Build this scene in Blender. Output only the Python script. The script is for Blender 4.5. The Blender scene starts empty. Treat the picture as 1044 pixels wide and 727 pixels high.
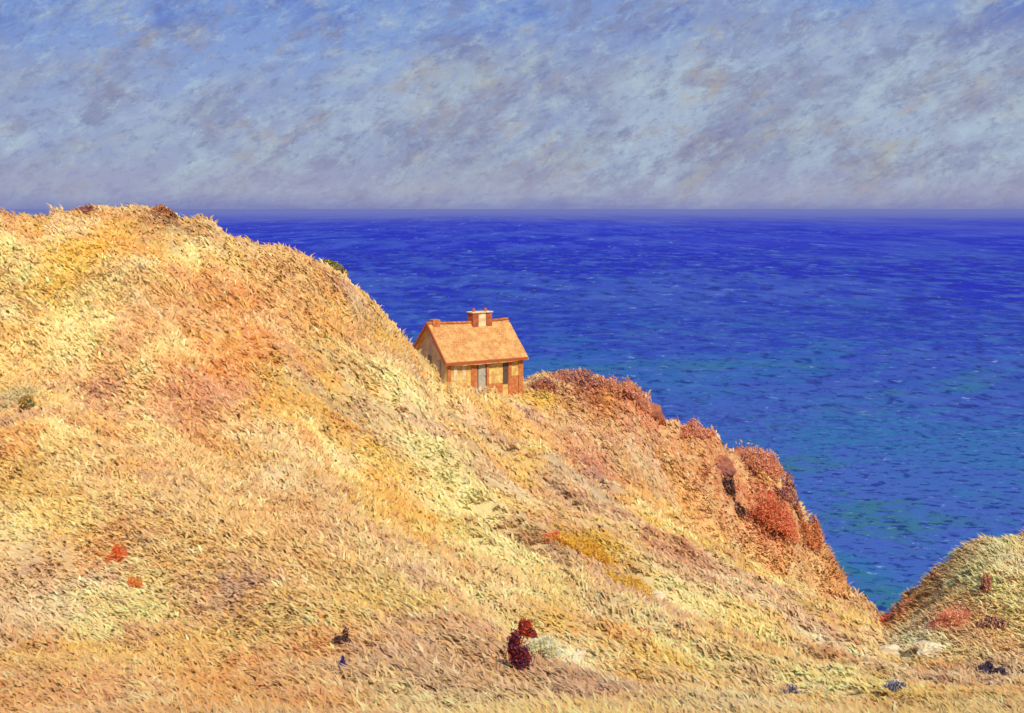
import bpy, bmesh, math, random
import numpy as np
from mathutils import Vector, noise as mnoise

random.seed(7); RNG = np.random.default_rng(11)
SC = bpy.context.scene
COL = SC.collection
F = 1260.0; CX = 522.0; HY = 212.0          # survey constants: focal length, axis, horizon of the reference view
SEA = -75.0                                  # sea level below the eye

# ------------------------------------------------------------------ helpers
def lin(c):
    r = []
    for v in c[:3]:
        v /= 255.0
        r.append(v/12.92 if v <= 0.04045 else ((v+0.055)/1.055)**2.4)
    return np.array(r)
def L4(c, k=1.0):
    a = lin(c)*k
    return (float(a[0]), float(a[1]), float(a[2]), 1.0)

def hash2(ix, iy, s):
    n = (ix.astype(np.int64)*374761393 + iy.astype(np.int64)*668265263 + s*974634777) & 0xffffffff
    n = ((n ^ (n >> 13))*1274126177) & 0xffffffff
    n = n ^ (n >> 16)
    return (n & 0xffff)/65535.0
def vnoise(x, y, s=0):
    ix = np.floor(x); iy = np.floor(y); fx = x-ix; fy = y-iy
    fx = fx*fx*fx*(fx*(fx*6-15)+10); fy = fy*fy*fy*(fy*(fy*6-15)+10)
    a = hash2(ix, iy, s); b = hash2(ix+1, iy, s); c = hash2(ix, iy+1, s); d = hash2(ix+1, iy+1, s)
    return (a*(1-fx)+b*fx)*(1-fy)+(c*(1-fx)+d*fx)*fy
def fbm(x, y, s=0, o=4, g=0.5):
    t = 0; a = 1; n = 0
    for k in range(o):
        ca, sa = math.cos(k*0.7+0.3), math.sin(k*0.7+0.3)
        t = t + a*vnoise((x*ca-y*sa)*2**k+17.3*k, (x*sa+y*ca)*2**k-9.1*k, s+k); n += a; a *= g
    return t/n
def sstep(a, b, x):
    t = np.clip((x-a)/(b-a), 0, 1); return t*t*(3-2*t)

# ------------------------------------------------------------------ terrain
def W(px, py, D): return (D*(px-CX)/F, D, -D*(py-HY)/F)
CP = []
def col(px, pts):
    for py, D in pts: CP.append(W(px, py, D))
col(-160, [(727,18),(560,30),(400,42),(280,55),(200,68)])
col(0,   [(727,18),(640,24),(540,30),(440,38),(330,49),(250,59),(207,66)])
col(150, [(727,18),(640,24),(540,31),(430,41),(320,53),(250,62),(206,69)])
col(230, [(340,53),(233,70)])
col(300, [(727,18),(640,24.5),(540,33),(440,45),(350,57),(253,72)])
col(370, [(690,21),(600,29),(500,42),(400,57),(297,74)])
col(418, [(345,77)])
col(450, [(727,18),(640,26),(550,38),(460,55),(405,72),(384,81)])
col(510, [(400,84)])
col(560, [(727,18.5),(640,29),(560,43),(480,64),(420,85),(381,101)])
col(640, [(700,24),(620,37),(540,57),(460,84),(393,107)])
col(675, [(433,108)])
col(730, [(727,20),(650,34),(570,58),(500,88),(443,109)])
col(790, [(483,109)])
col(820, [(727,22),(680,33),(620,60),(565,88),(522,106)])
col(858, [(584,100)])
col(900, [(727,24),(695,34),(660,58),(631,88)])
col(945, [(697,38),(665,55),(618,64),(585,68)])
col(985, [(700,42),(677,53),(612,59),(557,66)])
col(1050,[(727,23),(710,38),(682,51),(612,57),(543,64)])
col(1200,[(727,20),(705,36),(670,50),(600,56),(520,63)])
# behind the crests: the land the eye cannot see, falling to the shore
CP += [(-26,95,-6),(-14,92,-9),(-10,88,-12),(-6.5,90,-12.9),(-2,92,-13),(0,97,-13.3),(-8,105,-15),(-30,130,-22),(-10,120,-28),
       (3,118,-30),(12,122,-42),(22,122,-52),(32,115,-55),(36,104,-46),(36,95,-40),(34,92,-41),(28,101,-40),(27,108,-38),
       (42,94,-44),(55,96,-44),(70,96,-44),(10,150,-82),(32,150,-84),(60,145,-84),(95,135,-84),(-20,160,-78),(-60,190,-75),(-60,220,-90),(-120,240,-90),(-120,180,-30),
       (-60,70,2.5),(-60,110,-1),(-60,150,-18),(-130,60,6),(-130,120,3),(-60,30,-2),(-130,0,-2),
       (0,0,-2.3),(0,-20,-1.2),(-30,0,-3),(30,0,-4),(60,30,-8),(100,60,-16),(130,90,-40),(150,0,-20),(200,40,-60),(210,120,-90),
       (0,-80,-2),(-100,-80,0),(100,-80,-8),(0,220,-92),(100,200,-92),(260,0,-80),(260,-80,-70),(0,300,-94),(-160,300,-94),(-240,240,-90),(-240,100,2),(-240,-80,2),
       (-240,300,-94),(260,300,-94)]
CP = np.array(CP)
def tps(r2):
    return 0.5*r2*np.log(r2+1e-9)
SCALE = 50.0
P = CP[:, :2]/SCALE
n = len(P)
Kf = tps(((P[:, None]-P[None])**2).sum(-1)) + np.eye(n)*2e-4
A = np.zeros((n+3, n+3)); A[:n, :n] = Kf; A[:n, n] = 1; A[:n, n+1:] = P; A[n, :n] = 1; A[n+1:, :n] = P.T
WT = np.linalg.solve(A, np.concatenate([CP[:, 2], np.zeros(3)]))
def base_h(x, y):
    x = np.asarray(x, float); y = np.asarray(y, float); sh = x.shape
    q = np.stack([x.ravel(), y.ravel()], -1)/SCALE
    out = np.empty(len(q))
    for i in range(0, len(q), 20000):
        b = q[i:i+20000]
        out[i:i+20000] = tps(((b[:, None]-P[None])**2).sum(-1)) @ WT[:n] + WT[n] + b @ WT[n+1:]
    return out.reshape(sh)
HOUSE = (-4.35, 84.6)   # front left corner of the cottage, filled in below
def raw_height(x, y):
    x = np.asarray(x, float); y = np.asarray(y, float)
    h = base_h(x, y)
    # level platform under the cottage
    hx, hy = -3.6, 91.0
    d = np.sqrt((x-hx)**2+(y-hy)**2)
    w = 1-sstep(4.2, 7.0, d)
    rough = sstep(78, 100, y)*sstep(0, 8, x)            # the broken edge of the headland
    dd = np.clip((y-6)/40, 0.15, 1.0)
    det = (fbm(x/9.0, y/9.0, 3)-0.5)*1.5*dd
    rib = (fbm((x+0.55*y)/2.6, (y-0.3*x)/11.0, 9)-0.5)*1.5*dd
    ero = -np.abs(fbm((x+0.4*y)/5.5, (y-0.4*x)/16.0, 21, 3)-0.5)*2.2*dd
    fine = (fbm(x/1.1, y/1.1, 5)-0.5)*0.42*(0.4+dd)
    rk = (fbm(x/3.2, y/3.2, 31, 4)-0.5)*3.2*rough - np.abs(fbm(x/6., y/9., 41, 3)-0.5)*3*rough
    far = sstep(150, 180, y)
    flat = w
    return h*(1-w) + w*(-12.75) + (det+rib+ero+fine+0.32+rk)*(1-flat)*(1-far)

SKYLINE = [(-160,202,0),(0,215,0),(60,215,0),(110,215,0),(150,214,0),(175,216,0),(200,226,0),(230,238,0),(265,252,0),(290,254,0),(315,263,0),(340,274,0),(355,284,0),(370,299,0),(385,314,0),(400,330,0),(415,348,0),(425,358,0),(435,369,0),(448,383,0),
 (465,392,1),(500,390,1),(535,387,1),(560,383,1),(600,384,1),(640,393,1),(660,405,1),(675,433,1),(700,435,1),(725,440,1),(740,458,1),(760,472,1),(790,484,1),(805,500,1),(820,524,1),(840,558,1),(860,587,1),(880,607,1),(890,620,1),(900,630,1),(908,627,1),
 (920,614,2),(950,585,2),(985,560,2),(1010,551,2),(1044,546,2),(1150,535,2)]
TPX = np.array([a[0] for a in SKYLINE], float); TPY = np.array([a[1] for a in SKYLINE], float)
TDL = np.zeros(len(TPX)); TDC = np.zeros(len(TPX))
DC0 = {0: 74.0, 1: 103.0, 2: 66.0}
def correction(x, y):
    yy = np.maximum(y, 1.0)
    px = CX+F*x/yy
    dl = np.interp(px, TPX, TDL); dc = np.interp(px, TPX, TDC)
    fade = sstep(-420, -170, px)*(1-sstep(1160, 1500, px))
    w = sstep(dc-38, dc-4, y)*(1-sstep(dc+50, dc+90, y))
    return -dl*np.minimum(yy, 110)/F*w*fade
def height(x, y):
    x = np.asarray(x, float); y = np.asarray(y, float)
    h = raw_height(x, y)+correction(x, y)
    # the slope dips in front of the cottage
    px = CX+F*x/np.maximum(y, 1)
    m = sstep(446, 462, px)*(1-sstep(545, 580, px))*sstep(50, 66, y)*(1-sstep(86.5, 89, y))
    lim = -y*(398-HY)/F + .35*(fbm(x/1.5, y/1.5, 91)-.5)
    return np.where(m > 0, h*(1-m)+np.minimum(h, lim)*m, h)
for i in range(len(TPX)):
    TDC[i] = DC0[SKYLINE[i][2]]
_m = (TPX > 480) & (TPX < 925)
TDC[_m] = np.interp(TPX[_m], [500, 560, 640, 730, 820, 860, 880, 900, 920], [99, 101, 106, 107, 102, 94, 87, 80, 73])
_D = np.arange(12, 135, .5)
for it in range(5):
    for i in range(len(TPX)):
        xx = _D*(TPX[i]-CX)/F
        hh = raw_height(xx, _D)+correction(xx, _D); pp = np.where(hh > SEA, HY-hh*F/_D, 1e9)
        TDL[i] += (TPY[i]-pp.min())*.9

def ray(px, py):
    """point of the ground seen along a survey line"""
    D = np.arange(10, 135, 0.15)
    x = D*(px-CX)/F; z = -D*(py-HY)/F
    h = height(x, D)
    k = np.argmax(h >= z)
    if h[k] < z[k]: return None
    return Vector((float(x[k]), float(D[k]), float(h[k])))

# ------------------------------------------------------------------ ground colours (heath, dry grass, bare chalk, red earth)
PAL = {n: lin(c) for n, c in dict(
    straw=(222,184,108), ochre=(214,164,82), gold=(236,188,58), cream=(247,224,158), orange=(214,138,66), tan=(204,160,108), mauve=(172,136,128),
    rose=(190,124,104), redbrown=(178,100,68), salmon=(218,104,72), olive=(190,170,98), grey=(200,182,146), brown=(150,98,62), chalk=(250,232,190),
    sage=(150,160,124), plum=(128,92,110)).items()}
PATCH = [(408,385,20,'cream',.8),(425,425,26,'chalk',.7),(445,465,30,'cream',.9),(480,520,30,'cream',.8),(515,565,30,'cream',.7),(548,605,30,'cream',.6),(650,640,34,'cream',.6),(770,650,40,'cream',.6),(860,665,34,'chalk',.6),(1000,600,40,'cream',.9),(1040,580,30,'chalk',.6),(620,560,26,'gold',.6),(60,300,30,'gold',.5),(30,360,40,'straw',.6),
 (430,450,42,'cream',.8),(470,505,34,'cream',.8),(415,395,22,'cream',.8),(500,560,34,'cream',.6),(395,350,18,'gold',.5),
 (220,375,60,'orange',.6),(200,410,34,'rose',.6),(270,300,46,'orange',.6),(170,214,26,'brown',.7),(80,258,34,'gold',.6),(60,345,34,'cream',.5),(100,300,20,'cream',.5),
 (180,355,22,'cream',.6),(280,380,18,'olive',.5),(430,590,26,'mauve',.6),(245,600,30,'mauve',.6),(300,520,34,'tan',.6),(600,470,30,'rose',.8),(615,495,18,'plum',.6),
 (560,432,30,'tan',.7),(600,400,44,'redbrown',.75),(650,410,24,'redbrown',.75),(540,425,16,'mauve',.6),(555,410,14,'gold',.7),(740,480,40,'redbrown',.75),(790,530,26,'salmon',.9),(700,450,20,'tan',.7),(770,500,18,'redbrown',.7),
 (690,560,34,'rose',.4),(600,560,20,'gold',.9),(640,592,16,'gold',.7),(580,670,34,'chalk',.7),(700,610,46,'cream',.7),(940,655,34,'chalk',.7),(870,690,44,'cream',.7),
 (850,585,26,'orange',.6),(820,560,26,'tan',.6),(1000,590,34,'cream',.8),(1030,560,18,'cream',.7),(770,690,22,'mauve',.5),(930,685,14,'plum',.4),(30,480,30,'olive',.5),
 (360,600,24,'olive',.6),(20,405,16,'sage',.6),(60,705,90,'orange',.5),(340,655,26,'orange',.6),(100,560,26,'orange',.6),(60,620,40,'chalk',.45),(350,470,22,'chalk',.4),
 (980,632,26,'redbrown',.55),(915,625,16,'redbrown',.8),(420,430,14,'mauve',.5),(460,430,14,'sage',.6),(445,440,18,'mauve',.5),(530,705,44,'tan',.6),(480,620,24,'rose',.35),(760,640,30,'gold',.35),
 (660,690,40,'ochre',.6),(860,620,24,'rose',.35),(150,470,60,'tan',.5),(240,470,50,'straw',.4),(560,620,26,'olive',.3),(330,340,34,'ochre',.6),(300,270,30,'tan',.5)]
PW = []
for px, py, r, c, s in PATCH:
    p = ray(px, py)
    if p is None: p = ray(px, py+8)
    if p is None: continue
    rr = r*p.y/F
    PW.append((p.x, p.y, p.z, rr, PAL[c], min(.95, s*1.25)))
def ground_colour(x, y, z, seed=0, jit=0.0):
    """albedo of the ground cover at a world position"""
    sh = x.shape
    u = (x+0.5*y); v = (y-0.5*x)
    c = np.empty(sh+(3,)); c[...] = PAL['straw']*.6+PAL['cream']*.4
    def mixin(name, w):
        nonlocal c
        c = c*(1-w[..., None]) + PAL[name]*w[..., None]
    n1 = fbm(x/14., y/14., 51, 4); n2 = fbm(x/7., y/9., 52, 4); n3 = fbm(u/3.2, v/8, 53, 4); n4 = fbm(u/1.0, v/3.0, 54, 3); n5 = fbm(x/5., y/7., 55, 4)
    mixin('ochre', sstep(.45,.6,n1)*.6); mixin('rose', sstep(.56,.66,fbm(x/8., y/11., 66, 4))*.4); mixin('tan', sstep(.5,.6,1-n1)*.45)
    mixin('orange', sstep(.52,.66,n2)*.5); mixin('gold', sstep(.52,.62,fbm(x/6., y/8., 61, 4))*.5); mixin('cream', sstep(.56,.68,n3)*.8); mixin('mauve', sstep(.54,.66,n5)*.6)
    mixin('olive', sstep(.6,.72,fbm(x/4.,y/5.,56,4))*.45); mixin('grey', sstep(.6,.7,fbm(x/6.,y/6.,57,4))*.4)
    mixin('rose', sstep(.62,.72,n4)*.4); mixin('chalk', sstep(.62,.74,1-n3)*.4)
    wob = 0.55+0.9*fbm(x/1.8, y/2.6, 58, 4)
    for (X, Y, Z, r, pc, s) in PW:
        d2 = ((x-X)/r)**2 + ((y-Y)/(r*2.0))**2*0.8 + ((z-Z)/r)**2*0.6
        w = np.exp(-d2*0.8/wob**2)*s
        w = np.where(w > .04, w, 0)
        c = c*(1-w[..., None]) + pc*w[..., None]
    # headland: redder earth with heath
    hw = sstep(80, 96, y)*sstep(2, 10, x)*0.45*sstep(.35,.6,fbm(x/4,y/4,60,4))
    c = c*(1-hw[..., None]) + PAL['redbrown']*hw[..., None]
    # cliff faces to the sea: pale rock with red earth
    cw = sstep(-34, -42, z); rock = PAL['tan']*0.8
    c = c*(1-cw[..., None]) + rock*cw[..., None]
    return c

def add_colour(me, cols, name='tint'):
    at = me.color_attributes.new(name, 'FLOAT_COLOR', 'POINT')
    a = np.ones((len(me.vertices), 4), np.float32); a[:, :3] = cols
    at.data.foreach_set('color', a.ravel())

def grid_axis(lo, a, b, hi, step, grow=1.12):
    xs = list(np.arange(a, b+1e-6, step)); s = step
    while xs[-1] < hi: s *= grow; xs.append(xs[-1]+s)
    s = step
    while xs[0] > lo: s *= grow; xs.insert(0, xs[0]-s)
    return np.array(xs)
def sheet(name, xs, ys, zf, m):
    X, Y = np.meshgrid(xs, ys); Z = zf(X, Y)
    ny, nx = X.shape
    me = bpy.data.meshes.new(name)
    co = np.stack([X, Y, Z], -1).reshape(-1, 3).astype(np.float32)
    i = np.arange((ny-1)*(nx-1)); r = i//(nx-1); c = i % (nx-1); q = r*nx+c
    f = np.stack([q, q+1, q+nx+1, q+nx], -1).astype(np.int32)
    me.vertices.add(len(co)); me.vertices.foreach_set('co', co.ravel())
    me.loops.add(f.size); me.loops.foreach_set('vertex_index', f.ravel())
    me.polygons.add(len(f)); me.polygons.foreach_set('loop_start', np.arange(0, f.size, 4, dtype=np.int32))
    me.polygons.foreach_set('use_smooth', np.ones(len(f), bool))
    me.update(calc_edges=True); me.materials.append(m)
    o = bpy.data.objects.new(name, me); COL.objects.link(o); o['kind'] = 'structure'
    return o, X, Y, Z

# ------------------------------------------------------------------ node helpers
class NT:
    def __init__(s, nt): s.nt = nt; s.n = nt.nodes; s.l = nt.links
    def new(s, t, **kw):
        nd = s.n.new(t)
        for k, v in kw.items(): setattr(nd, k, v)
        return nd
    def put(s, sock, v):
        if isinstance(v, bpy.types.NodeSocket): s.l.new(v, sock)
        elif v is not None: sock.default_value = v
    def math(s, op, a, b=None, c=None, clamp=False):
        nd = s.new('ShaderNodeMath', operation=op, use_clamp=clamp)
        for i, v in enumerate((a, b, c)):
            if v is not None: s.put(nd.inputs[i], v)
        return nd.outputs[0]
    def comb(s, x, y, z):
        nd = s.new('ShaderNodeCombineXYZ')
        for i, v in enumerate((x, y, z)): s.put(nd.inputs[i], v)
        return nd.outputs[0]
    def sep(s, v):
        nd = s.new('ShaderNodeSeparateXYZ'); s.put(nd.inputs[0], v); return nd.outputs
    def noise(s, vec, scale, detail=4, rough=.55, dist=0, col=False):
        nd = s.new('ShaderNodeTexNoise'); s.put(nd.inputs['Vector'], vec)
        nd.inputs['Scale'].default_value = scale; nd.inputs['Detail'].default_value = detail
        nd.inputs['Roughness'].default_value = rough; nd.inputs['Distortion'].default_value = dist
        return nd.outputs[1 if col else 0]
    def rng(s, v, a, b, c=0.0, d=1.0, smooth=True):
        nd = s.new('ShaderNodeMapRange'); nd.interpolation_type = 'SMOOTHSTEP' if smooth else 'LINEAR'
        for i, x in enumerate((v, a, b, c, d)): s.put(nd.inputs[i], x)
        return nd.outputs[0]
    def mix(s, f, a, b, mode='MIX'):
        nd = s.new('ShaderNodeMix', data_type='RGBA', blend_type=mode)
        s.put(nd.inputs[0], f); s.put(nd.inputs[6], a); s.put(nd.inputs[7], b); return nd.outputs[2]
    def bump(s, h, strength, dist, normal=None):
        nd = s.new('ShaderNodeBump'); nd.inputs['Strength'].default_value = strength; nd.inputs['Distance'].default_value = dist
        s.put(nd.inputs['Height'], h)
        if normal: s.put(nd.inputs['Normal'], normal)
        return nd.outputs[0]
def mat(name):
    m = bpy.data.materials.new(name); m.use_nodes = True
    t = NT(m.node_tree); b = m.node_tree.nodes['Principled BSDF']
    return m, t, b
def simple(name, c, rough=.85, var=.25, scale=3.0, c2=None, bump=.4, bd=.02, spec=.2):
    m, t, b = mat(name)
    co = t.new('ShaderNodeTexCoord').outputs['Object']
    nz = t.noise(co, scale, 6, .65); n2 = t.noise(co, scale*6, 5, .7)
    a = L4(c); d = L4(c2) if c2 else tuple(v*(1-var) for v in a[:3])+(1,)
    k = t.mix(t.rng(nz, .38, .62), a, d)
    k = t.mix(t.rng(n2, .45, .7, 0, .45), k, tuple(v*.55 for v in a[:3])+(1,))
    t.put(b.inputs['Base Color'], k); b.inputs['Roughness'].default_value = rough
    b.inputs['Specular IOR Level'].default_value = spec
    t.put(b.inputs['Normal'], t.bump(n2, bump, bd))
    return m

# ------------------------------------------------------------------ ground
def ground_mat():
    m, t, b = mat('dry_hillside')
    at = t.new('ShaderNodeAttribute', attribute_name='tint').outputs['Color']
    co = t.new('ShaderNodeTexCoord').outputs['Object']
    mp = t.new('ShaderNodeMapping'); t.put(mp.inputs['Vector'], co)
    mp.inputs['Rotation'].default_value = (0, 0, math.radians(28)); mp.inputs['Scale'].default_value = (1.0, .35, 1.0)
    v = mp.outputs[0]
    a = t.noise(v, 2.4, 7, .7, .6); c = t.noise(co, 9, 5, .7)
    k = t.mix(t.rng(a, .35, .7, 0, .55), at, L4((240, 218, 150)))
    k = t.mix(t.rng(t.noise(v, 3.7, 6, .7, .4), .52, .72, 0, .7), k, L4((196, 136, 84)))
    k = t.mix(t.rng(t.noise(v, 1.3, 6, .7, .4), .56, .72, 0, .5), k, L4((220, 160, 80)))
    k = t.mix(t.rng(c, .5, .75, 0, .5), k, L4((176, 130, 88)))
    t.put(b.inputs['Base Color'], k)
    b.inputs['Roughness'].default_value = .95; b.inputs['Specular IOR Level'].default_value = .1
    n1 = t.bump(a, .6, .25); t.put(b.inputs['Normal'], t.bump(c, .6, .08, n1))
    return m
GX = grid_axis(-250, -42, 52, 270, .32); GY = grid_axis(-80, 9, 128, 310, .32)
ground, X, Y, Z = sheet('ground', GX, GY, height, ground_mat())
add_colour(ground.data, ground_colour(X, Y, Z).reshape(-1, 3))

# ------------------------------------------------------------------ sea
def sea_mat():
    m, t, b = mat('sea_water')
    co = t.new('ShaderNodeTexCoord').outputs['Object']
    x, y, z = t.sep(co)
    def st(lx, ly, det=5, ro=.65, di=.4, off=0.0):
        return t.noise(t.comb(t.math('DIVIDE', x, lx), t.math('DIVIDE', y, ly), off), 1.0, det, ro, di)
    M = lambda a, b_: t.math('MULTIPLY', a, b_)
    deep = L4((16, 26, 174), .86); navy = L4((18, 32, 124), .85); ultra = L4((32, 54, 176), .82); mid = L4((66, 98, 172), .9); teal = L4((48, 118, 164), .85); green = L4((54, 118, 128), .85)
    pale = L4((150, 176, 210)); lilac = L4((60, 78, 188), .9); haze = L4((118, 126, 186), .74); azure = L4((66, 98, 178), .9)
    d = t.math('SQRT', t.math('ADD', M(x, x), M(y, y)))
    # broad colour: greener in the bay, ultramarine further out, broken by shifting bands
    big1 = st(90, 130, off=2.); big2 = st(300, 800, off=5.); big3 = st(700, 5000, off=8.)
    dd = t.math('ADD', d, M(t.math('SUBTRACT', big1, .5), t.math('MULTIPLY', d, 1.6)))
    k = t.mix(t.rng(dd, 300, 800), mid, ultra)
    k = t.mix(t.rng(dd, 620, 1300), k, deep)
    k = t.mix(M(t.rng(big1, .48, .6), t.rng(d, 350, 1100, .75, 0)), k, teal)
    k = t.mix(M(t.rng(st(60, 70, off=12.), .54, .64), t.rng(d, 350, 950, .8, 0)), k, green)
    k = t.mix(M(t.rng(big2, .5, .62), t.rng(d, 500, 1100, 0, .55)), k, azure)
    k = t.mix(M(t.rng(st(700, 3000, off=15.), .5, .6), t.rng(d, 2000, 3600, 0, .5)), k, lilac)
    lay = [(3.6, 3.2, 0, 0, 420, 620), (7, 11, 360, 520, 800, 1200), (14, 42, 700, 1100, 1800, 2800), (34, 230, 1500, 2400, 4500, 7000), (80, 1100, 4000, 6000, 12000, 18000), (180, 6000, 9000, 14000, 1e6, 2e6)]
    hts = []
    for i, (lx, ly, a0, a1, b0, b1) in enumerate(lay):
        wgt = t.rng(d, b0, b1, 1, 0) if a1 == 0 else M(t.rng(d, a0, a1), t.rng(d, b0, b1, 1, 0))
        nz = st(lx, ly, 4, .65, .5, 20.+i*3); n2 = st(lx*2.2, ly*1.6, 5, .65, .5, 40.+i*3); n3 = st(lx*3.5, ly*2.5, 5, .65, .6, 60.+i*3)
        k = t.mix(M(t.rng(nz, .5, .62), M(wgt, .8)), k, navy if i < 3 else deep)
        k = t.mix(M(t.rng(n2, .48, .62), M(wgt, .7)), k, azure if i < 3 else lilac)
        if i < 3: k = t.mix(M(t.rng(n3, .54, .66), M(wgt, .6 if i < 2 else .3)), k, teal)
        k = t.mix(M(t.rng(st(lx*.9, ly*.7, 4, .7, .4, 80.+i), .6, .72), M(wgt, .6)), k, pale)
        hts.append((nz, [.4, .9, 2.4, 6, 12, 20][i], wgt))
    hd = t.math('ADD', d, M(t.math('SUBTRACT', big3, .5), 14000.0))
    k = t.mix(t.rng(hd, 3000, 13000, 0, .6), k, haze)  # aerial haze painted into the water colour, stronger with distance
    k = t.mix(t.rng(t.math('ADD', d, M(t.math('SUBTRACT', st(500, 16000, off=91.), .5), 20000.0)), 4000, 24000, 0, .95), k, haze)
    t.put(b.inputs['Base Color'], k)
    b.inputs['Roughness'].default_value = .5; b.inputs['Specular IOR Level'].default_value = 0.06; b.inputs['IOR'].default_value = 1.33
    nrm = None
    for nz, ds, wg in hts[:4]:
        nrm = t.bump(M(nz, wg), .5, ds, nrm)
    t.put(b.inputs['Normal'], nrm)
    return m
sx = grid_axis(-60000, -300, 400, 60000, 40, 1.3); sy = grid_axis(-3000, -100, 900, 60000, 40, 1.3)
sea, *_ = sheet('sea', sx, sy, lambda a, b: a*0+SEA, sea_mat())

# ------------------------------------------------------------------ grass (uncountable: one object)
def build_grass(NTUFT=150000, BL=8):
    N = int(NTUFT*7)
    D = 11*np.exp(RNG.random(N)*math.log(130/11.))
    px = RNG.uniform(-300, 1400, N)
    x = D*(px-CX)/F; y = D
    keep = RNG.random(N) < 1.0
    e = .4
    h = height(x, y)
    hx = (base_h(x+e, y)-base_h(x-e, y))/(2*e); hy = (base_h(x, y+e)-base_h(x, y-e))/(2*e)
    # what the slope shows the viewer
    facing = np.clip((hx*x + hy*y - h)/np.sqrt(x*x+y*y+h*h), -1, 1)
    pyy = HY - h*F/y
    keep &= (facing > -.3) & (h > -41) & (pyy < 830)
    # keep cottage floor clear
    keep &= ~((np.abs(x+3.6) < 3.6) & (np.abs(y-91) < 4.2))
    dens = np.clip(.2+facing*2.0, .12, 1)
    keep &= RNG.random(N) < dens
    idx = np.nonzero(keep)[0]
    if len(idx) > NTUFT: idx = RNG.choice(idx, NTUFT, replace=False)
    x, y, h, hx, hy = x[idx], y[idx], h[idx], hx[idx], hy[idx]
    n = len(x); print('tufts', n)
    z = h
    c = ground_colour(x+RNG.normal(0, .25, n), y+RNG.normal(0, .4, n), z)
    names = ['cream','chalk','orange','mauve','gold','olive','brown','rose','redbrown','sage']
    prob = np.array([.27,.14,.12,.08,.16,.07,.07,.05,.02,.02])
    pick = RNG.choice(len(names), n, p=prob/prob.sum())
    pc = np.array([PAL[q] for q in names])[pick]
    amt = (RNG.random(n)**2.2*.55)[:, None]
    c = c*(1-amt)+pc*amt
    c = (c*.93+.035)*RNG.uniform(1.1, 1.42, n)[:, None]
    ln = (.13+.0036*y)*RNG.uniform(.55, 1.5, n)*(0.6+.9*fbm(x/4, y/4, 71, 3))
    # blades lie over with the wind and the slope: to the right and downhill
    dx = -.8-hx*.5; dy = .35-hy*.5; a0 = np.arctan2(dy, dx)+(fbm(x/6, y/6, 77, 3)-.5)*2.4
    V = []; C = []
    for b in range(BL):
        ang = a0+RNG.normal(0, .65, n); l = ln*RNG.uniform(.6, 1.2, n)
        lean = RNG.uniform(.8, 1.6, n)
        wd = (.010+.0006*y)*RNG.uniform(.6, 1.5, n)
        ox = RNG.normal(0, 1, n)*ln*.28; oy = RNG.normal(0, 1, n)*ln*.28
        bx = x+ox; by = y+oy; bz = h+hx*ox+hy*oy-.05
        ux, uy = np.cos(ang), np.sin(ang); rx, ry = -uy, ux
        ra = RNG.uniform(0, 3.14, n); rx = np.cos(ra); ry = np.sin(ra)
        s1 = np.sin(lean*.6); c1 = np.cos(lean*.6)
        mx = bx+ux*s1*l*.55; my = by+uy*s1*l*.55; mz = bz+c1*l*.55
        s2 = np.sin(lean*1.25); c2 = np.cos(lean*1.25)
        tx = mx+ux*s2*l*.5; ty = my+uy*s2*l*.5; tz = mz+c2*l*.5
        P5 = [(bx-rx*wd*.6, by-ry*wd*.6, bz), (bx+rx*wd*.6, by+ry*wd*.6, bz), (mx+rx*wd, my+ry*wd, mz), (mx-rx*wd, my-ry*wd, mz), (tx, ty, tz)]
        V.append(np.stack([np.stack(p, -1) for p in P5], 1))
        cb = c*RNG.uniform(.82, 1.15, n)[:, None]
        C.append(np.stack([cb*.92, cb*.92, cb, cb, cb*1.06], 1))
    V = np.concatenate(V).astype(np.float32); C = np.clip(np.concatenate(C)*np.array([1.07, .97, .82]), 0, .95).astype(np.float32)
    nb = len(V); base = (np.arange(nb)*5)[:, None]
    loops = np.concatenate([base+np.array([[0, 1, 2, 3]]), base+np.array([[3, 2, 4]])], 1).astype(np.int32)
    me = bpy.data.meshes.new('dry_grass')
    me.vertices.add(nb*5); me.vertices.foreach_set('co', V.ravel())
    me.loops.add(loops.size); me.loops.foreach_set('vertex_index', loops.ravel())
    st = (np.arange(nb)*7)[:, None]+np.array([[0, 4]]); me.polygons.add(nb*2); me.polygons.foreach_set('loop_start', st.ravel().astype(np.int32))
    me.update(calc_edges=True)
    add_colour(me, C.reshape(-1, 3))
    g = np.stack([-hx, -hy, np.ones(n)], -1); g /= np.linalg.norm(g, axis=1)[:, None]
    g = np.tile(np.repeat(g, 5, 0), (BL, 1)).astype(np.float32)
    me.attributes.new('lay', 'FLOAT_VECTOR', 'POINT').data.foreach_set('vector', g.ravel())
    m, t, bs = mat('dry_grass_blades')
    at = t.new('ShaderNodeAttribute', attribute_name='tint').outputs['Color']
    bs.inputs['Roughness'].default_value = .8; bs.inputs['Specular IOR Level'].default_value = .15
    t.put(bs.inputs['Base Color'], at)
    ge = t.new('ShaderNodeNewGeometry').outputs['Normal']; la = t.new('ShaderNodeAttribute', attribute_name='lay').outputs['Vector']
    vm = t.new('ShaderNodeVectorMath', operation='SCALE'); t.put(vm.inputs[0], ge); vm.inputs['Scale'].default_value = .45
    va = t.new('ShaderNodeVectorMath', operation='ADD'); t.put(va.inputs[0], vm.outputs[0]); t.put(va.inputs[1], la)
    vn = t.new('ShaderNodeVectorMath', operation='NORMALIZE'); t.put(vn.inputs[0], va.outputs[0]); t.put(bs.inputs['Normal'], vn.outputs[0])
    tr = t.new('ShaderNodeBsdfTranslucent'); t.put(tr.inputs[0], at)
    ms = t.new('ShaderNodeMixShader'); ms.inputs[0].default_value = .22
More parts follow.
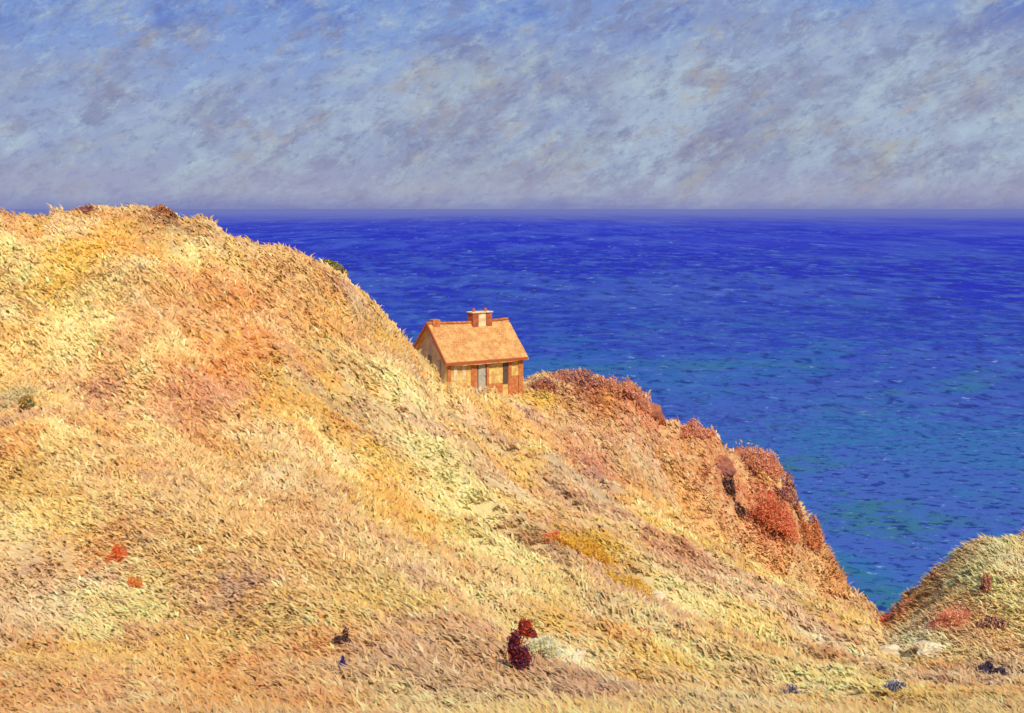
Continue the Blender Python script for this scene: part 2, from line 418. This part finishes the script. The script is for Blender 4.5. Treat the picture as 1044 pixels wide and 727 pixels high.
    t.put(ms.inputs[1], bs.outputs[0]); t.put(ms.inputs[2], tr.outputs[0])
    t.put(t.n['Material Output'].inputs[0], ms.outputs[0])
    me.materials.append(m)
    o = bpy.data.objects.new('dry_grass', me); COL.objects.link(o)
    o['kind'] = 'stuff'; o['label'] = 'dry straw, cream and orange grass covering the whole hillside'; o['category'] = 'grass'
build_grass()

# ------------------------------------------------------------------ object helpers
def empty(name, loc, label, cat, rz=0, group=None):
    o = bpy.data.objects.new(name, None); COL.objects.link(o); o.location = loc; o.rotation_euler.z = rz
    o['label'] = label; o['category'] = cat
    if group: o['group'] = group
    return o
def obj(name, bm, m, parent=None, smooth=False, bevel=0):
    me = bpy.data.meshes.new(name)
    bmesh.ops.recalc_face_normals(bm, faces=bm.faces)
    bm.to_mesh(me); bm.free()
    if smooth: me.polygons.foreach_set('use_smooth', [True]*len(me.polygons))
    for q in (m if isinstance(m, list) else [m]): me.materials.append(q)
    o = bpy.data.objects.new(name, me); COL.objects.link(o); o.parent = parent
    if bevel:
        bv = o.modifiers.new('bevel', 'BEVEL'); bv.width = bevel; bv.segments = 2
    return o
def box(bm, x0, x1, y0, y1, z0, z1, jit=0):
    v = [bm.verts.new((x+random.uniform(-jit, jit), y+random.uniform(-jit, jit), z+random.uniform(-jit, jit))) for z in (z0, z1) for y in (y0, y1) for x in (x0, x1)]
    for f in ((0,1,3,2),(4,6,7,5),(0,4,5,1),(1,5,7,3),(3,7,6,2),(2,6,4,0)): bm.faces.new([v[i] for i in f])
def prism(bm, pts, y0, y1):
    """polygon in x,z extruded along y"""
    a = [bm.verts.new((x, y0, z)) for x, z in pts]; b = [bm.verts.new((x, y1, z)) for x, z in pts]
    bm.faces.new(a); bm.faces.new(b[::-1])
    for i in range(len(pts)):
        j = (i+1) % len(pts); bm.faces.new((a[i], b[i], b[j], a[j]))

# ------------------------------------------------------------------ cottage
M_plaster = simple('cream_plaster', (232, 208, 120), c2=(206, 152, 92), scale=2.2, bump=.5)
M_gable = simple('weathered_stone', (222, 186, 146), c2=(180, 150, 146), scale=1.8, bump=.7, bd=.04)
M_brick = simple('red_brick', (208, 134, 78), c2=(184, 104, 62), scale=4, bump=.7)
M_brickd = simple('dark_brick', (196, 112, 68), c2=(160, 82, 54), scale=4, bump=.7)
M_red = simple('red_painted_board', (184, 84, 46), c2=(160, 96, 60), scale=3)
M_door = simple('grey_door_paint', (190, 180, 150), c2=(164, 160, 150), scale=5)
M_dark = simple('dark_timber', (132, 72, 52), c2=(96, 56, 48), scale=5)
M_cap = simple('pale_mortar', (240, 224, 178), c2=(214, 180, 130), scale=3)
M_pot = simple('clay_pot', (200, 104, 62), scale=6)
def glass_mat():
    m, t, b = mat('dark_window_glass'); b.inputs['Base Color'].default_value = L4((92, 78, 70)); b.inputs['Roughness'].default_value = .12; return m
M_glass = glass_mat()
def tile_mat():
    m, t, b = mat('clay_roof_tiles')
    co = t.new('ShaderNodeTexCoord').outputs['Object']
    br = t.new('ShaderNodeTexBrick'); 
    x, y, z = t.sep(co)
    t.put(br.inputs['Vector'], t.comb(x, t.math('MULTIPLY', z, 1.35), 0.0))
    br.inputs['Color1'].default_value = L4((214, 160, 96)); br.inputs['Color2'].default_value = L4((198, 132, 74)); br.inputs['Mortar'].default_value = L4((140, 84, 60))
    br.inputs['Scale'].default_value = 3.2; br.inputs['Mortar Size'].default_value = .02; br.inputs['Brick Width'].default_value = .55; br.inputs['Row Height'].default_value = .5
    nz = t.noise(co, 1.4, 6, .7); n2 = t.noise(co, 7, 5, .7)
    k = t.mix(t.rng(nz, .42, .62, 0, .7), br.outputs['Color'], L4((220, 182, 112)))
    k = t.mix(t.rng(n2, .52, .72, 0, .6), k, L4((176, 96, 62)))
    t.put(b.inputs['Base Color'], k); b.inputs['Roughness'].default_value = .9; b.inputs['Specular IOR Level'].default_value = .15
    n1 = t.bump(br.outputs['Fac'], -.5, .03); t.put(b.inputs['Normal'], t.bump(n2, .5, .05, n1))
    return m
M_tile = tile_mat()

PHI = math.radians(32); LH, WH, HW, RISE = 6.3, 5.0, 2.15, 2.3
DH = 87.5
hx0 = DH*(456-CX)/F
cot = empty('cottage', (hx0, DH, -12.85), 'small stone cottage with a steep clay tiled roof, alone on the slope above the sea', 'cottage', PHI)
# local frame: x along the ridge, y from the front wall to the back wall, origin at the front left corner
bm = bmesh.new()
t_ = .35
box(bm, 0, LH, 0, t_, -1.2, HW); obj('front_wall', bm, M_plaster, cot)['label'] = 'cream plastered front wall'
bm = bmesh.new(); box(bm, 0, LH, WH-t_, WH, -1.2, HW); obj('wall', bm, M_gable, cot)
def gable(x0, x1, m, lab):
    bm = bmesh.new()
    pts = [(t_+.003, -1.2), (WH-t_-.003, -1.2), (WH-t_-.003, HW-.02+t_*.8), (WH/2, HW+RISE-.12), (t_+.003, HW-.02+t_*.8)]
    a = [bm.verts.new((x0, y, z)) for y, z in pts]; b = [bm.verts.new((x1, y, z)) for y, z in pts]
    bm.faces.new(a); bm.faces.new(b[::-1])
    for i in range(5): bm.faces.new((a[i], b[i], b[(i+1) % 5], a[(i+1) % 5]))
    o = obj('gable_wall', bm, m, cot); o['label'] = lab; return o
gw = gable(0.004, t_, M_gable, 'grey and mauve stone gable wall in shade'); gable(LH-t_, LH-.004, M_gable, 'gable wall facing the sea')
# roof: two thick slabs, slightly sagging, with ragged tile ends
def roof_half(side):
    bm = bmesh.new(); NX, NY = 22, 12; th = .16; ov = .38; top = []; bot = []
    for j in range(NY+1):
        s = j/NY; r1 = []; r2 = []
        for i in range(NX+1):
            u = i/NX; x = -.3+u*(LH+.6)
            run = (WH/2+ov)*s; yy = WH/2-run if side < 0 else WH/2+run
            zz = HW+RISE+.06-RISE/(WH/2)*run
            zz += -.10*math.sin(math.pi*u)*(1-s*.4) + mnoise.noise(Vector((x*1.3, yy*1.3, side)))*.05
            if j == NY: zz += random.uniform(-.03, .03)
            r1.append(bm.verts.new((x+(random.uniform(-.03, .03) if i in (0, NX) else 0), yy, zz))); r2.append(bm.verts.new((x, yy, zz-th)))
        top.append(r1); bot.append(r2)
    for j in range(NY):
        for i in range(NX):
            bm.faces.new((top[j][i], top[j][i+1], top[j+1][i+1], top[j+1][i])); bm.faces.new((bot[j][i], bot[j+1][i], bot[j+1][i+1], bot[j][i+1]))
    for i in range(NX):
        bm.faces.new((top[NY][i], top[NY][i+1], bot[NY][i+1], bot[NY][i])); bm.faces.new((top[0][i], bot[0][i], bot[0][i+1], top[0][i+1]))
    for j in range(NY):
        bm.faces.new((top[j][0], top[j+1][0], bot[j+1][0], bot[j][0])); bm.faces.new((top[j][NX], bot[j][NX], bot[j+1][NX], top[j+1][NX]))
    return bm
rf = obj('roof', roof_half(-1), M_tile, cot); rb = obj('roof', roof_half(1), M_tile, cot)
bm = bmesh.new()
for i in range(17):
    x = -.28+i*(LH+.56)/17
    sag = -.10*math.sin(math.pi*i/16.)
    box(bm, x+.01, x+(LH+.56)/17-.01, WH/2-.16, WH/2+.16, HW+RISE+.0+sag, HW+RISE+.14+sag, .012)
obj('ridge_tile', bm, M_brick, rf, bevel=.03)
for sgn in (-1, 1):
    bm = bmesh.new()
    x0 = -.36
    for k in range(9):
        s0 = k/9.; s1 = (k+1)/9.
        r0 = (WH/2+.38)*s0; r1 = (WH/2+.38)*s1
        y0 = WH/2+sgn*r0; y1 = WH/2+sgn*r1
        z0 = HW+RISE-RISE/(WH/2)*r0; z1 = HW+RISE-RISE/(WH/2)*r1
        vs = [bm.verts.new(p) for p in ((x0, y0, z0-.13), (x0, y0, z0+.12), (x0, y1, z1+.12), (x0, y1, z1-.13), (x0+.10, y0, z0-.13), (x0+.10, y0, z0+.12), (x0+.10, y1, z1+.12), (x0+.10, y1, z1-.13))]
        for f in ((0,1,2,3),(7,6,5,4),(0,4,5,1),(1,5,6,2),(2,6,7,3),(3,7,4,0)): bm.faces.new([vs[i] for i in f])
    obj('bargeboard', bm, M_red, rf if sgn < 0 else rb)
bm = bmesh.new(); box(bm, -.25, LH+.25, -.40, -.31, HW-.42, HW-.24, .012); obj('gutter', bm, M_red, cot)
# front: brick pilasters, grey door, cream panels, dark shutter
def front_box(name, x0, x1, z0, z1, m, d=.06, bev=.01, parent=None):
    bm = bmesh.new(); box(bm, x0, x1, -d, -.002, z0, z1, .004); return obj(name, bm, m, parent or cot, bevel=bev)
for x0, x1 in ((-.02, .28), (1.95, 2.4), (3.2, 3.4), (5.06, 5.32), (5.95, LH+.02)): front_box('brick_pilaster', x0, x1, -1.1, HW-.3, M_brick, .09)
front_box('plinth', .29, 1.94, -1.1, .15, M_brick, .05); front_box('plinth', 3.43, 4.6, -1.1, .15, M_brick, .05); front_box('brick_panel', 5.33, 5.94, -1.1, .6, M_brick, .04)
dr = front_box('door', 2.52, 3.13, -.9, HW-.35, M_door, .05)
front_box('door_frame', 2.47, 2.52, -.9, HW-.33, M_dark, .075, parent=dr); front_box('door_frame', 3.13, 3.18, -.9, HW-.33, M_dark, .075, parent=dr)
bm = bmesh.new(); bmesh.ops.create_uvsphere(bm, u_segments=10, v_segments=6, radius=.035); bmesh.ops.translate(bm, verts=bm.verts, vec=(3.05, -.085, .75)); obj('door_handle', bm, M_dark, dr)
wn = front_box('window', 4.68, 4.98, .1, HW-.35, M_glass, .03)
for a in ((4.62, 4.68, .04, HW-.29), (4.98, 5.02, .04, HW-.29), (4.68, 4.98, 1.0, 1.05), (4.68, 4.98, .04, .1)): front_box('window_frame', *a, M_dark, .06, parent=wn)
for x0 in (.5, 1.2): front_box('shutter', x0, x0+.28, .55, HW-.45, M_cap, .05)
# gable window and door, seen on the shaded side
def gable_box(name, y0, y1, z0, z1, m, d, parent=cot):
    bm = bmesh.new(); box(bm, -d, .001, y0, y1, z0, z1, .004); return obj(name, bm, m, parent, bevel=.01)
gwn = gable_box('window', 2.2, 2.85, 1.3, 2.15, M_glass, .02); gable_box('window_frame', 2.12, 2.2, 1.24, 2.22, M_cap, .05, gwn); gable_box('window_frame', 2.85, 2.93, 1.24, 2.22, M_cap, .05, gwn); gable_box('window_frame', 2.2, 2.85, 1.24, 1.3, M_cap, .05, gwn)
gable_box('shutter', 1.0, 1.5, .2, 1.9, M_door, .06); gable_box('quoin', 4.6, 4.98, -.5, 2.1, M_gable, .04)
# chimneys
def chimney(xc, w, d, ztop, split, small=False):
    bm = bmesh.new(); yc = WH/2; z0 = HW+RISE-1.15
    r = obj
    if split:
        a = bmesh.new(); box(a, xc-w/2, xc-w/5-.003, yc-d/2, yc+d/2, z0, ztop, .01)
        box(a, xc+w/5+.003, xc+w/2, yc-d/2, yc+d/2, z0, ztop-.05, .01)
        c = obj('chimney', a, M_brickd, rf, bevel=.02)
        b = bmesh.new(); box(b, xc-w/5, xc+w/5, yc-d/2+.05, yc+d/2-.05, z0, ztop+.02, .01); obj('chimney_panel', b, M_cap, rf, bevel=.02)
        b = bmesh.new(); box(b, xc-w/2-.06, xc+w/2+.06, yc-d/2-.06, yc+d/2+.06, ztop+.03, ztop+.12, .01); obj('chimney_cap', b, M_cap, rf, bevel=.02)
        for dx in (-w*.32, w*.3):
            b = bmesh.new(); bmesh.ops.create_cone(b, segments=14, radius1=.12, radius2=.09, depth=.2, cap_ends=True); bmesh.ops.translate(b, verts=b.verts, vec=(xc+dx, yc, ztop+.25)); obj('chimney_pot', b, M_pot, rf)
    else:
        box(bm, xc-w/2, xc+w/2, yc-d/2, yc+d/2, z0+.3, ztop, .012); obj('chimney', bm, M_brick, rf, bevel=.02)
chimney(4.15, 1.65, .8, HW+RISE+.6, True)
chimney(.35, .6, .6, HW+RISE+.3, False)

# ------------------------------------------------------------------ shrubs and rocks
def leaf_mat(name):
    m, t, b = mat(name)
    at = t.new('ShaderNodeAttribute', attribute_name='tint').outputs['Color']
    t.put(b.inputs['Base Color'], at); b.inputs['Roughness'].default_value = .7; b.inputs['Specular IOR Level'].default_value = .2
    tr = t.new('ShaderNodeBsdfTranslucent'); t.put(tr.inputs[0], at)
    ms = t.new('ShaderNodeMixShader'); ms.inputs[0].default_value = .4
    t.put(ms.inputs[1], b.outputs[0]); t.put(ms.inputs[2], tr.outputs[0]); t.put(t.n['Material Output'].inputs[0], ms.outputs[0])
    return m
M_leaf = leaf_mat('shrub_leaves')
M_stem = simple('shrub_bark', (96, 66, 50), c2=(70, 48, 42), scale=6)
def shrub(name, label, px, py, wpx, hpx, cols, group=None, cat='shrub', lean=0.0, dens=1.0, sink=0.0, off=None):
    hpx = hpx*1.35; dens = dens*1.25
    p = ray(px, py) if off is None else off
    if p is None: p = ray(px, py+6)
    if p is None: print('NO GROUND', name, px, py); return
    k = p.y/F; w = wpx*k; h = hpx*k
    root = empty(name, (p.x, p.y, p.z-sink*h), label, cat, random.uniform(0, 6), group)
    R = np.random.default_rng(int(px*7+py)); root.rotation_euler.z = 0
    nl = max(5, int(6*wpx/max(hpx, 8)))
    lobes = []
    for i in range(nl+2):
        u = R.uniform(-.5, .5)
        lobes.append((u*w*.75, R.uniform(-.3, .3)*w*.6, h*R.uniform(.12, .6)*(1-abs(u)*1.1), w*R.uniform(.1, .3), h*R.uniform(.12, .36)))
    n = int(np.clip(wpx*hpx*3.4*dens, 500, 8000))
    li = R.integers(0, len(lobes), n); Lb = np.array(lobes)[li]
    d = R.normal(size=(n, 3)); d /= np.linalg.norm(d, axis=1)[:, None]; rad = R.random(n)**.5*np.where(R.random(n) < .18, 1.45, 1.0)
    c = np.stack([Lb[:, 0]+d[:, 0]*Lb[:, 3]*rad+lean*Lb[:, 2], Lb[:, 1]+d[:, 1]*Lb[:, 3]*rad, Lb[:, 2]+d[:, 2]*Lb[:, 4]*rad], -1)
    gz = height(p.x+c[:, 0], p.y+c[:, 1])-p.z
    c[:, 2] = np.maximum(c[:, 2]+gz*.85, gz+.02)
    s = k*R.uniform(.8, 2.1, n)
    ax = R.normal(size=(n, 3)); ax[:, 2] += .8; ax /= np.linalg.norm(ax, axis=1)[:, None]
    bx = np.cross(ax, R.normal(size=(n, 3))); bx /= np.linalg.norm(bx, axis=1)[:, None]
    V = np.stack([c-ax*s[:, None], c+bx*s[:, None]*.42, c+ax*s[:, None], c-bx*s[:, None]*.42], 1).astype(np.float32)
    pal = np.array([lin(q) for q in cols]); cc = pal[R.integers(0, len(pal), n)]*R.uniform(1.1, 1.9, n)[:, None]
    cc *= (np.array([.75, 1.05, .9, 1.15, .82, 1.0, 1.1])[li % 7])[:, None]
    cc = cc/np.maximum(1, cc.max(1, keepdims=True)/.88)
    me = bpy.data.meshes.new('foliage'); me.vertices.add(n*4); me.vertices.foreach_set('co', V.ravel())
    me.loops.add(n*4); me.loops.foreach_set('vertex_index', np.arange(n*4, dtype=np.int32)); me.polygons.add(n); me.polygons.foreach_set('loop_start', np.arange(0, n*4, 4, dtype=np.int32))
    me.update(calc_edges=True); add_colour(me, np.repeat(np.clip(cc, 0, .9), 4, 0)); me.materials.append(M_leaf)
    fo = bpy.data.objects.new('foliage', me); COL.objects.link(fo); fo.parent = root
    bm = bmesh.new()
    for (lx, ly, lz, lr, lh) in lobes:
        g0 = float(height(p.x+lx*.3, p.y+ly*.3))-p.z-.1; g1 = float(height(p.x+lx, p.y+ly))-p.z
        a = Vector((lx*.3, ly*.3, g0)); b = Vector((lx+lean*lz, ly, lz+max(g1*.85, -lz*.2))); r = k*1.1
        m_ = (a+b)/2+Vector((R.normal()*.05, R.normal()*.05, .05)); prev = None
        for q, rr in ((a, r), (m_, r*.7), (b, r*.3)):
            ring = [bm.verts.new(q+Vector((math.cos(t)*rr, math.sin(t)*rr, 0))) for t in (0, 1.26, 2.51, 3.77, 5.03)]
            if prev:
                for i in range(5): bm.faces.new((prev[i], prev[(i+1) % 5], ring[(i+1) % 5], ring[i]))
            prev = ring
    obj('stem', bm, M_stem, root)
    return root
def rock(label, px, py, wpx, hpx, m, group=None, seed=0):
    p = ray(px, py)
    if p is None: return
    k = p.y/F; w = wpx*k/2; h = hpx*k
    bm = bmesh.new(); bmesh.ops.create_icosphere(bm, subdivisions=4, radius=1)
    for v in bm.verts:
        q = v.co*1.2+Vector((seed*3.1, seed*1.7, 0))
        f = 1+mnoise.noise(q)*.55+abs(mnoise.noise(q*2.3))*.3-abs(mnoise.noise(q*5))*.18+mnoise.noise(q*11)*.05
        v.co = Vector((v.co.x*f*w, v.co.y*f*w*.8, v.co.z*f*h*.62))
    me_o = obj('rock', bm, m); me_o.location = (p.x, p.y, p.z+h*.12); me_o.rotation_euler = (.1, .15, seed)
    me_o['label'] = label; me_o['category'] = 'rock'
    if group: me_o['group'] = group
MAROON = [(112, 34, 34), (146, 48, 36), (84, 34, 58), (170, 66, 44)]; REDB = [(226, 168, 118), (212, 148, 116), (236, 188, 134), (196, 148, 130)]
GOLD = [(240, 190, 44), (230, 166, 40), (246, 206, 96), (222, 140, 40)]; RED = [(226, 134, 98), (232, 150, 106), (206, 116, 86), (228, 168, 118)]
DARK = [(92, 66, 60), (70, 58, 74), (112, 84, 66), (56, 50, 62)]; BLUE = [(92, 90, 130), (120, 112, 140), (70, 66, 110)]; OLV = [(120, 128, 84), (92, 112, 90), (148, 140, 84)]
WHT = [(246, 240, 206), (236, 232, 190), (220, 226, 206), (244, 226, 150)]; TAWN = [(206, 140, 84), (186, 116, 76), (222, 170, 100), (156, 104, 84)]; MAUV = [(160, 112, 112), (136, 96, 110), (186, 130, 110), (112, 84, 96)]
S = shrub
S('maroon_shrub', 'dark maroon shrub at the foot of the slope, just left of the white flowering bush', 524, 690, 30, 44, MAROON+[(70, 30, 60), (110, 84, 110)], dens=1.6)
S('red_shrub', 'small upright red-tipped shrub right above the dark maroon one', 537, 654, 20, 24, [(170, 60, 44), (130, 44, 40), (84, 40, 50), (206, 96, 60)], dens=1.6)
S('flowering_bush', 'white flowering bush beside the dark maroon shrub', 552, 674, 36, 32, WHT, dens=1.0)
S('gorse_bush', 'bright golden gorse bush in the middle of the slope below the cottage', 596, 566, 60, 20, GOLD[:1]+GOLD[2:3]+[(246, 206, 110)], dens=1.3)
S('gorse_bush', 'narrow trailing yellow gorse bush running downhill from the larger golden one', 642, 602, 60, 16, GOLD[:1]+GOLD[2:3]+[(248, 224, 150), (244, 206, 110)], lean=.2)
S('heath_shrub', 'orange-red heath shrub on the upper left edge of the golden gorse', 566, 552, 24, 12, RED+GOLD[:1])
S('heath_shrub', 'large salmon red shrub on the flank of the headland above the sea', 790, 548, 54, 40, RED+[(222, 150, 100)], dens=1.3)
S('dark_shrub', 'narrow dark shrub in the crevice left of the salmon red shrub', 744, 506, 12, 22, DARK+TAWN[:1], dens=1.2)
S('dark_shrub', 'brownish dark shrub at the foot of the headland crevice', 756, 528, 12, 14, DARK+TAWN[:1])
S('heath_shrub', 'rusty brown bush on the headland skyline right of the crevice', 775, 482, 44, 24, REDB, 'rusty bushes along the headland edge')
S('heath_shrub', 'rusty bush where the headland edge starts to fall steeply', 806, 515, 24, 26, REDB+MAUV, 'rusty bushes along the headland edge')
S('heath_shrub', 'rusty bush on the highest stretch of headland, farther from the cottage', 640, 402, 46, 18, REDB, 'rusty bushes along the headland edge')
S('heath_shrub', 'low rusty bush on the headland skyline nearest the cottage', 592, 390, 56, 12, REDB+MAUV, 'rusty bushes along the headland edge')
S('heath_shrub', 'rusty bush on the small step in the middle of the headland edge', 712, 444, 34, 14, REDB, 'rusty bushes along the headland edge')
S('heath_shrub', 'mauve and tawny bush on the headland right of the cottage corner', 556, 398, 34, 12, MAUV+TAWN)
S('heath_shrub', 'tawny bush at the steep lower end of the headland edge', 828, 556, 26, 26, TAWN+REDB[:2])
S('heath_shrub', 'bright red bush in the notch where the two slopes meet above the water', 902, 636, 18, 10, [(212, 104, 70), (224, 130, 90), (186, 100, 76)], dens=1.1)
S('heath_shrub', 'rust red bush climbing the seaward edge of the right mound', 926, 620, 22, 12, REDB+RED[:1], dens=.9)
S('heath_shrub', 'small brown bush high on the seaward edge of the right mound', 954, 588, 16, 8, REDB+DARK[:1])
S('heath_shrub', 'wide ragged red bush in the middle of the right mound', 972, 640, 42, 22, RED+REDB+WHT[:1], dens=.9)
S('heath_shrub', 'tall narrow brown bush near the top of the right mound', 1000, 612, 14, 28, REDB+DARK[:2], lean=.3)
S('heath_shrub', 'low brown bush beside the ragged red one on the right mound', 1014, 642, 32, 12, DARK+REDB)
S('dark_shrub', 'slate coloured small shrub in the bottom right foreground', 1012, 690, 30, 16, DARK+BLUE)
S('dark_shrub', 'bluish shrub in the foreground below the notch', 914, 704, 24, 12, BLUE+WHT[:1])
S('dark_shrub', 'pale violet shrub on the foreground slope below the yellow patch', 806, 712, 24, 12, BLUE+WHT[:1]+MAUV[:1])
S('dark_shrub', 'small violet-blue shrub in the left foreground', 349, 688, 10, 16, [(70, 62, 130), (96, 84, 150), (60, 50, 90)], dens=2)
S('dark_shrub', 'dark brown shrub just above the small violet-blue one', 350, 662, 18, 20, DARK+TAWN[:1], dens=1.4)
S('heath_shrub', 'small orange-red shrub alone on the lower left slope', 117, 576, 22, 18, [(224, 120, 66), (206, 100, 62), (236, 166, 90)], dens=.8)
S('heath_shrub', 'orange shrub trailing below the small orange-red one', 138, 600, 18, 14, [(228, 156, 84), (238, 178, 96), (212, 130, 76)])
S('green_shrub', 'grey-green shrub high on the left hillside at the edge of the view', 26, 420, 20, 20, OLV+TAWN[:1]+GOLD[2:3], dens=1.0)
S('heath_shrub', 'brown bush on the flat top of the big hill', 168, 213, 26, 9, TAWN+DARK[:1])
S('heath_shrub', 'thin brown bush on the hill crest left of the flat top', 84, 211, 30, 6, TAWN+MAUV)
S('heath_shrub', 'dark olive bush on the sloping crest of the big hill', 340, 275, 26, 9, OLV+DARK[:1]+GOLD[:1])
S('dark_shrub', 'low dark bush beside the right corner of the cottage', 548, 382, 22, 12, DARK+BLUE[:1], off=Vector((2.1, 94.5, float(height(2.1, 94.5)))))
S('heath_shrub', 'rusty plant growing at the foot of the low chalk bank', 657, 652, 10, 18, REDB+RED[:1], dens=1.5)
M_chalk = simple('chalk_rock', (240, 228, 186), c2=(214, 184, 140), scale=1.5, bump=.8, bd=.08)
M_rust = simple('rusty_rock', (190, 116, 76), c2=(140, 92, 84), scale=1.2, bump=.9, bd=.1)
rock('white chalk boulder low in the grass right of the white flowering bush', 588, 676, 22, 12, M_chalk, seed=1)
rock('pale chalk rock on the foreground slope beneath the right mound', 948, 668, 34, 12, M_chalk, seed=2)
rock('long pale chalk rock below the notch between the slopes', 905, 668, 36, 12, M_chalk, seed=3)
rock('cream rock on the slope right of the gorse bushes', 665, 612, 26, 10, M_chalk, seed=4)
rock('rust coloured rock outcrop at the top of the headland crevice', 738, 482, 30, 18, M_rust, seed=5)
rock('rust coloured rock on the headland edge above the steep fall', 756, 468, 26, 14, M_rust, seed=6)
rock('reddish rock jutting from the headland where its skyline steps down', 668, 428, 22, 16, M_rust, seed=7)

# ------------------------------------------------------------------ sky and sun
SUN_EL, SUN_AZ = math.radians(46), math.radians(160)     # azimuth clockwise from +Y: behind the viewer, to the right
w = bpy.data.worlds.new('World'); SC.world = w; w.use_nodes = True
t = NT(w.node_tree); bg = t.n['Background']
sky = t.new('ShaderNodeTexSky', sky_type='NISHITA'); sky.sun_disc = False; sky.sun_elevation = SUN_EL; sky.sun_rotation = SUN_AZ; sky.altitude = 100
sky.air_density = 1.2; sky.dust_density = 1.0; sky.ozone_density = 2.5
gen = t.new('ShaderNodeTexCoord').outputs['Generated']
x, y, z = t.sep(gen)
az = t.math('ARCTAN2', x, y); el = t.math('ARCSINE', z)
# clouds drawn out by the wind
def cl(sa, se, sc, rot=0.0, det=6, ro=.6, di=.5, off=0.0):
    ca, sn = math.cos(rot), math.sin(rot)
    a = t.math('ADD', t.math('MULTIPLY', az, ca), t.math('MULTIPLY', el, sn)); e = t.math('SUBTRACT', t.math('MULTIPLY', el, ca), t.math('MULTIPLY', az, sn))
    return t.noise(t.comb(t.math('MULTIPLY', a, sa), t.math('MULTIPLY', e, se), off), sc, det, ro, di)
K = 10.0      # clouds are given at sky brightness, the Background strength brings both down together
def c_(c, k=1.0): a = L4(c, K*k); return a
deg = math.radians
skb = t.mix(.75, sky.outputs[0], t.mix(t.rng(el, 0, deg(14)), c_((136, 152, 206)), c_((92, 132, 212))))
r30 = deg(24)
big = cl(1, 2.2, 4.0, deg(14), 6, .6, .6, 3.1); med = cl(1, 1.7, 12, r30, 7, .68, .3, 7.7); fin = cl(1, 1.8, 40, r30, 6, .75, .2, 1.3); fin2 = cl(1, 1.9, 70, r30, 5, .75, .1, 5.3)
blueband = t.math('MULTIPLY', t.rng(t.math('ADD', el, t.math('MULTIPLY', t.math('SUBTRACT', med, .5), deg(7))), deg(5.5), deg(8.5)), t.rng(az, deg(14), deg(2), .45, 1))      # clearer sky high on the left
cover = t.math('SUBTRACT', t.rng(t.math('ADD', t.math('MULTIPLY', big, .6), t.math('MULTIPLY', med, .4)), .34, .54), t.math('MULTIPLY', blueband, .75), clamp=True)
grey = t.mix(t.rng(med, .4, .62), c_((142, 152, 182)), c_((168, 184, 206)))
grey = t.mix(t.rng(cl(1, 1.7, 9, r30, 7, .7, .2, 11.), .48, .64, 0, .75), grey, c_((140, 136, 160)))
grey = t.mix(t.rng(cl(1, 1.8, 10, r30, 7, .72, .2, 15.), .5, .64, 0, .8), grey, c_((178, 198, 212)))
grey = t.mix(t.rng(cl(1, 1.8, 10, r30, 7, .7, .2, 19.), .54, .68, 0, .55), grey, c_((178, 174, 150)))
skyc = t.mix(t.math('MULTIPLY', cover, .92), skb, grey)
mot = cl(1, 1.9, 13, r30, 7, .75, .3, 41.); mot2 = cl(1, 1.9, 11, r30, 7, .75, .3, 47.)
skyc = t.mix(t.rng(mot, .5, .62, 0, .55), skyc, c_((128, 130, 162)))
skyc = t.mix(t.rng(mot2, .5, .64, 0, .55), skyc, c_((170, 188, 202)))
skyc = t.mix(t.rng(cl(1, 1.9, 15, r30, 7, .75, .3, 53.), .52, .68, 0, .6), skyc, c_((172, 164, 158)))
skyc = t.mix(t.math('MULTIPLY', t.rng(cl(1, 2.0, 10, r30, 7, .7, .3, 59.), .48, .62), t.rng(el, deg(6), deg(9), 0, .7)), skyc, c_((92, 116, 190)))
skyc = t.mix(t.rng(fin, .5, .7, 0, .5), skyc, c_((182, 206, 216)))
skyc = t.mix(t.rng(fin2, .5, .68, 0, .5), skyc, c_((112, 124, 168)))
hz = t.math('ADD', el, t.math('MULTIPLY', t.math('SUBTRACT', big, .5), deg(3.6)))
skyc = t.mix(t.rng(hz, deg(2.6), deg(.3), 0, .5), skyc, c_((160, 160, 188)))
hz2 = t.math('ADD', el, t.math('MULTIPLY', t.math('SUBTRACT', cl(1, 5, 9, deg(3), 6, .7, .4, 31.), .5), deg(2.0)))
skyc = t.mix(t.rng(hz2, deg(.9), deg(-.5), 0, .8), skyc, c_((112, 120, 182)))
t.put(bg.inputs[0], skyc); bg.inputs[1].default_value = 0.1
sd = bpy.data.lights.new('sun', 'SUN'); sd.energy = 4.3; sd.angle = math.radians(.5); sd.color = (1, .93, .82)
so = bpy.data.objects.new('sun', sd); COL.objects.link(so)
dirv = Vector((math.sin(SUN_AZ)*math.cos(SUN_EL), math.cos(SUN_AZ)*math.cos(SUN_EL), math.sin(SUN_EL)))
so.rotation_euler = dirv.to_track_quat('Z', 'Y').to_euler(); so.location = (0, -20, 60)

# ------------------------------------------------------------------ camera
cd = bpy.data.cameras.new('camera'); cam = bpy.data.objects.new('camera', cd); COL.objects.link(cam)
cam.location = (0, 0, 0); cam.rotation_euler = (math.radians(90), 0, 0)
cd.sensor_width = 36; cd.lens = 36*F/1044; cd.shift_y = -(727/2-HY)/1044.0
cd.clip_start = .5; cd.clip_end = 120000
SC.camera = cam
SC.view_settings.view_transform = 'Standard'; SC.view_settings.look = 'None'; SC.view_settings.exposure = 0
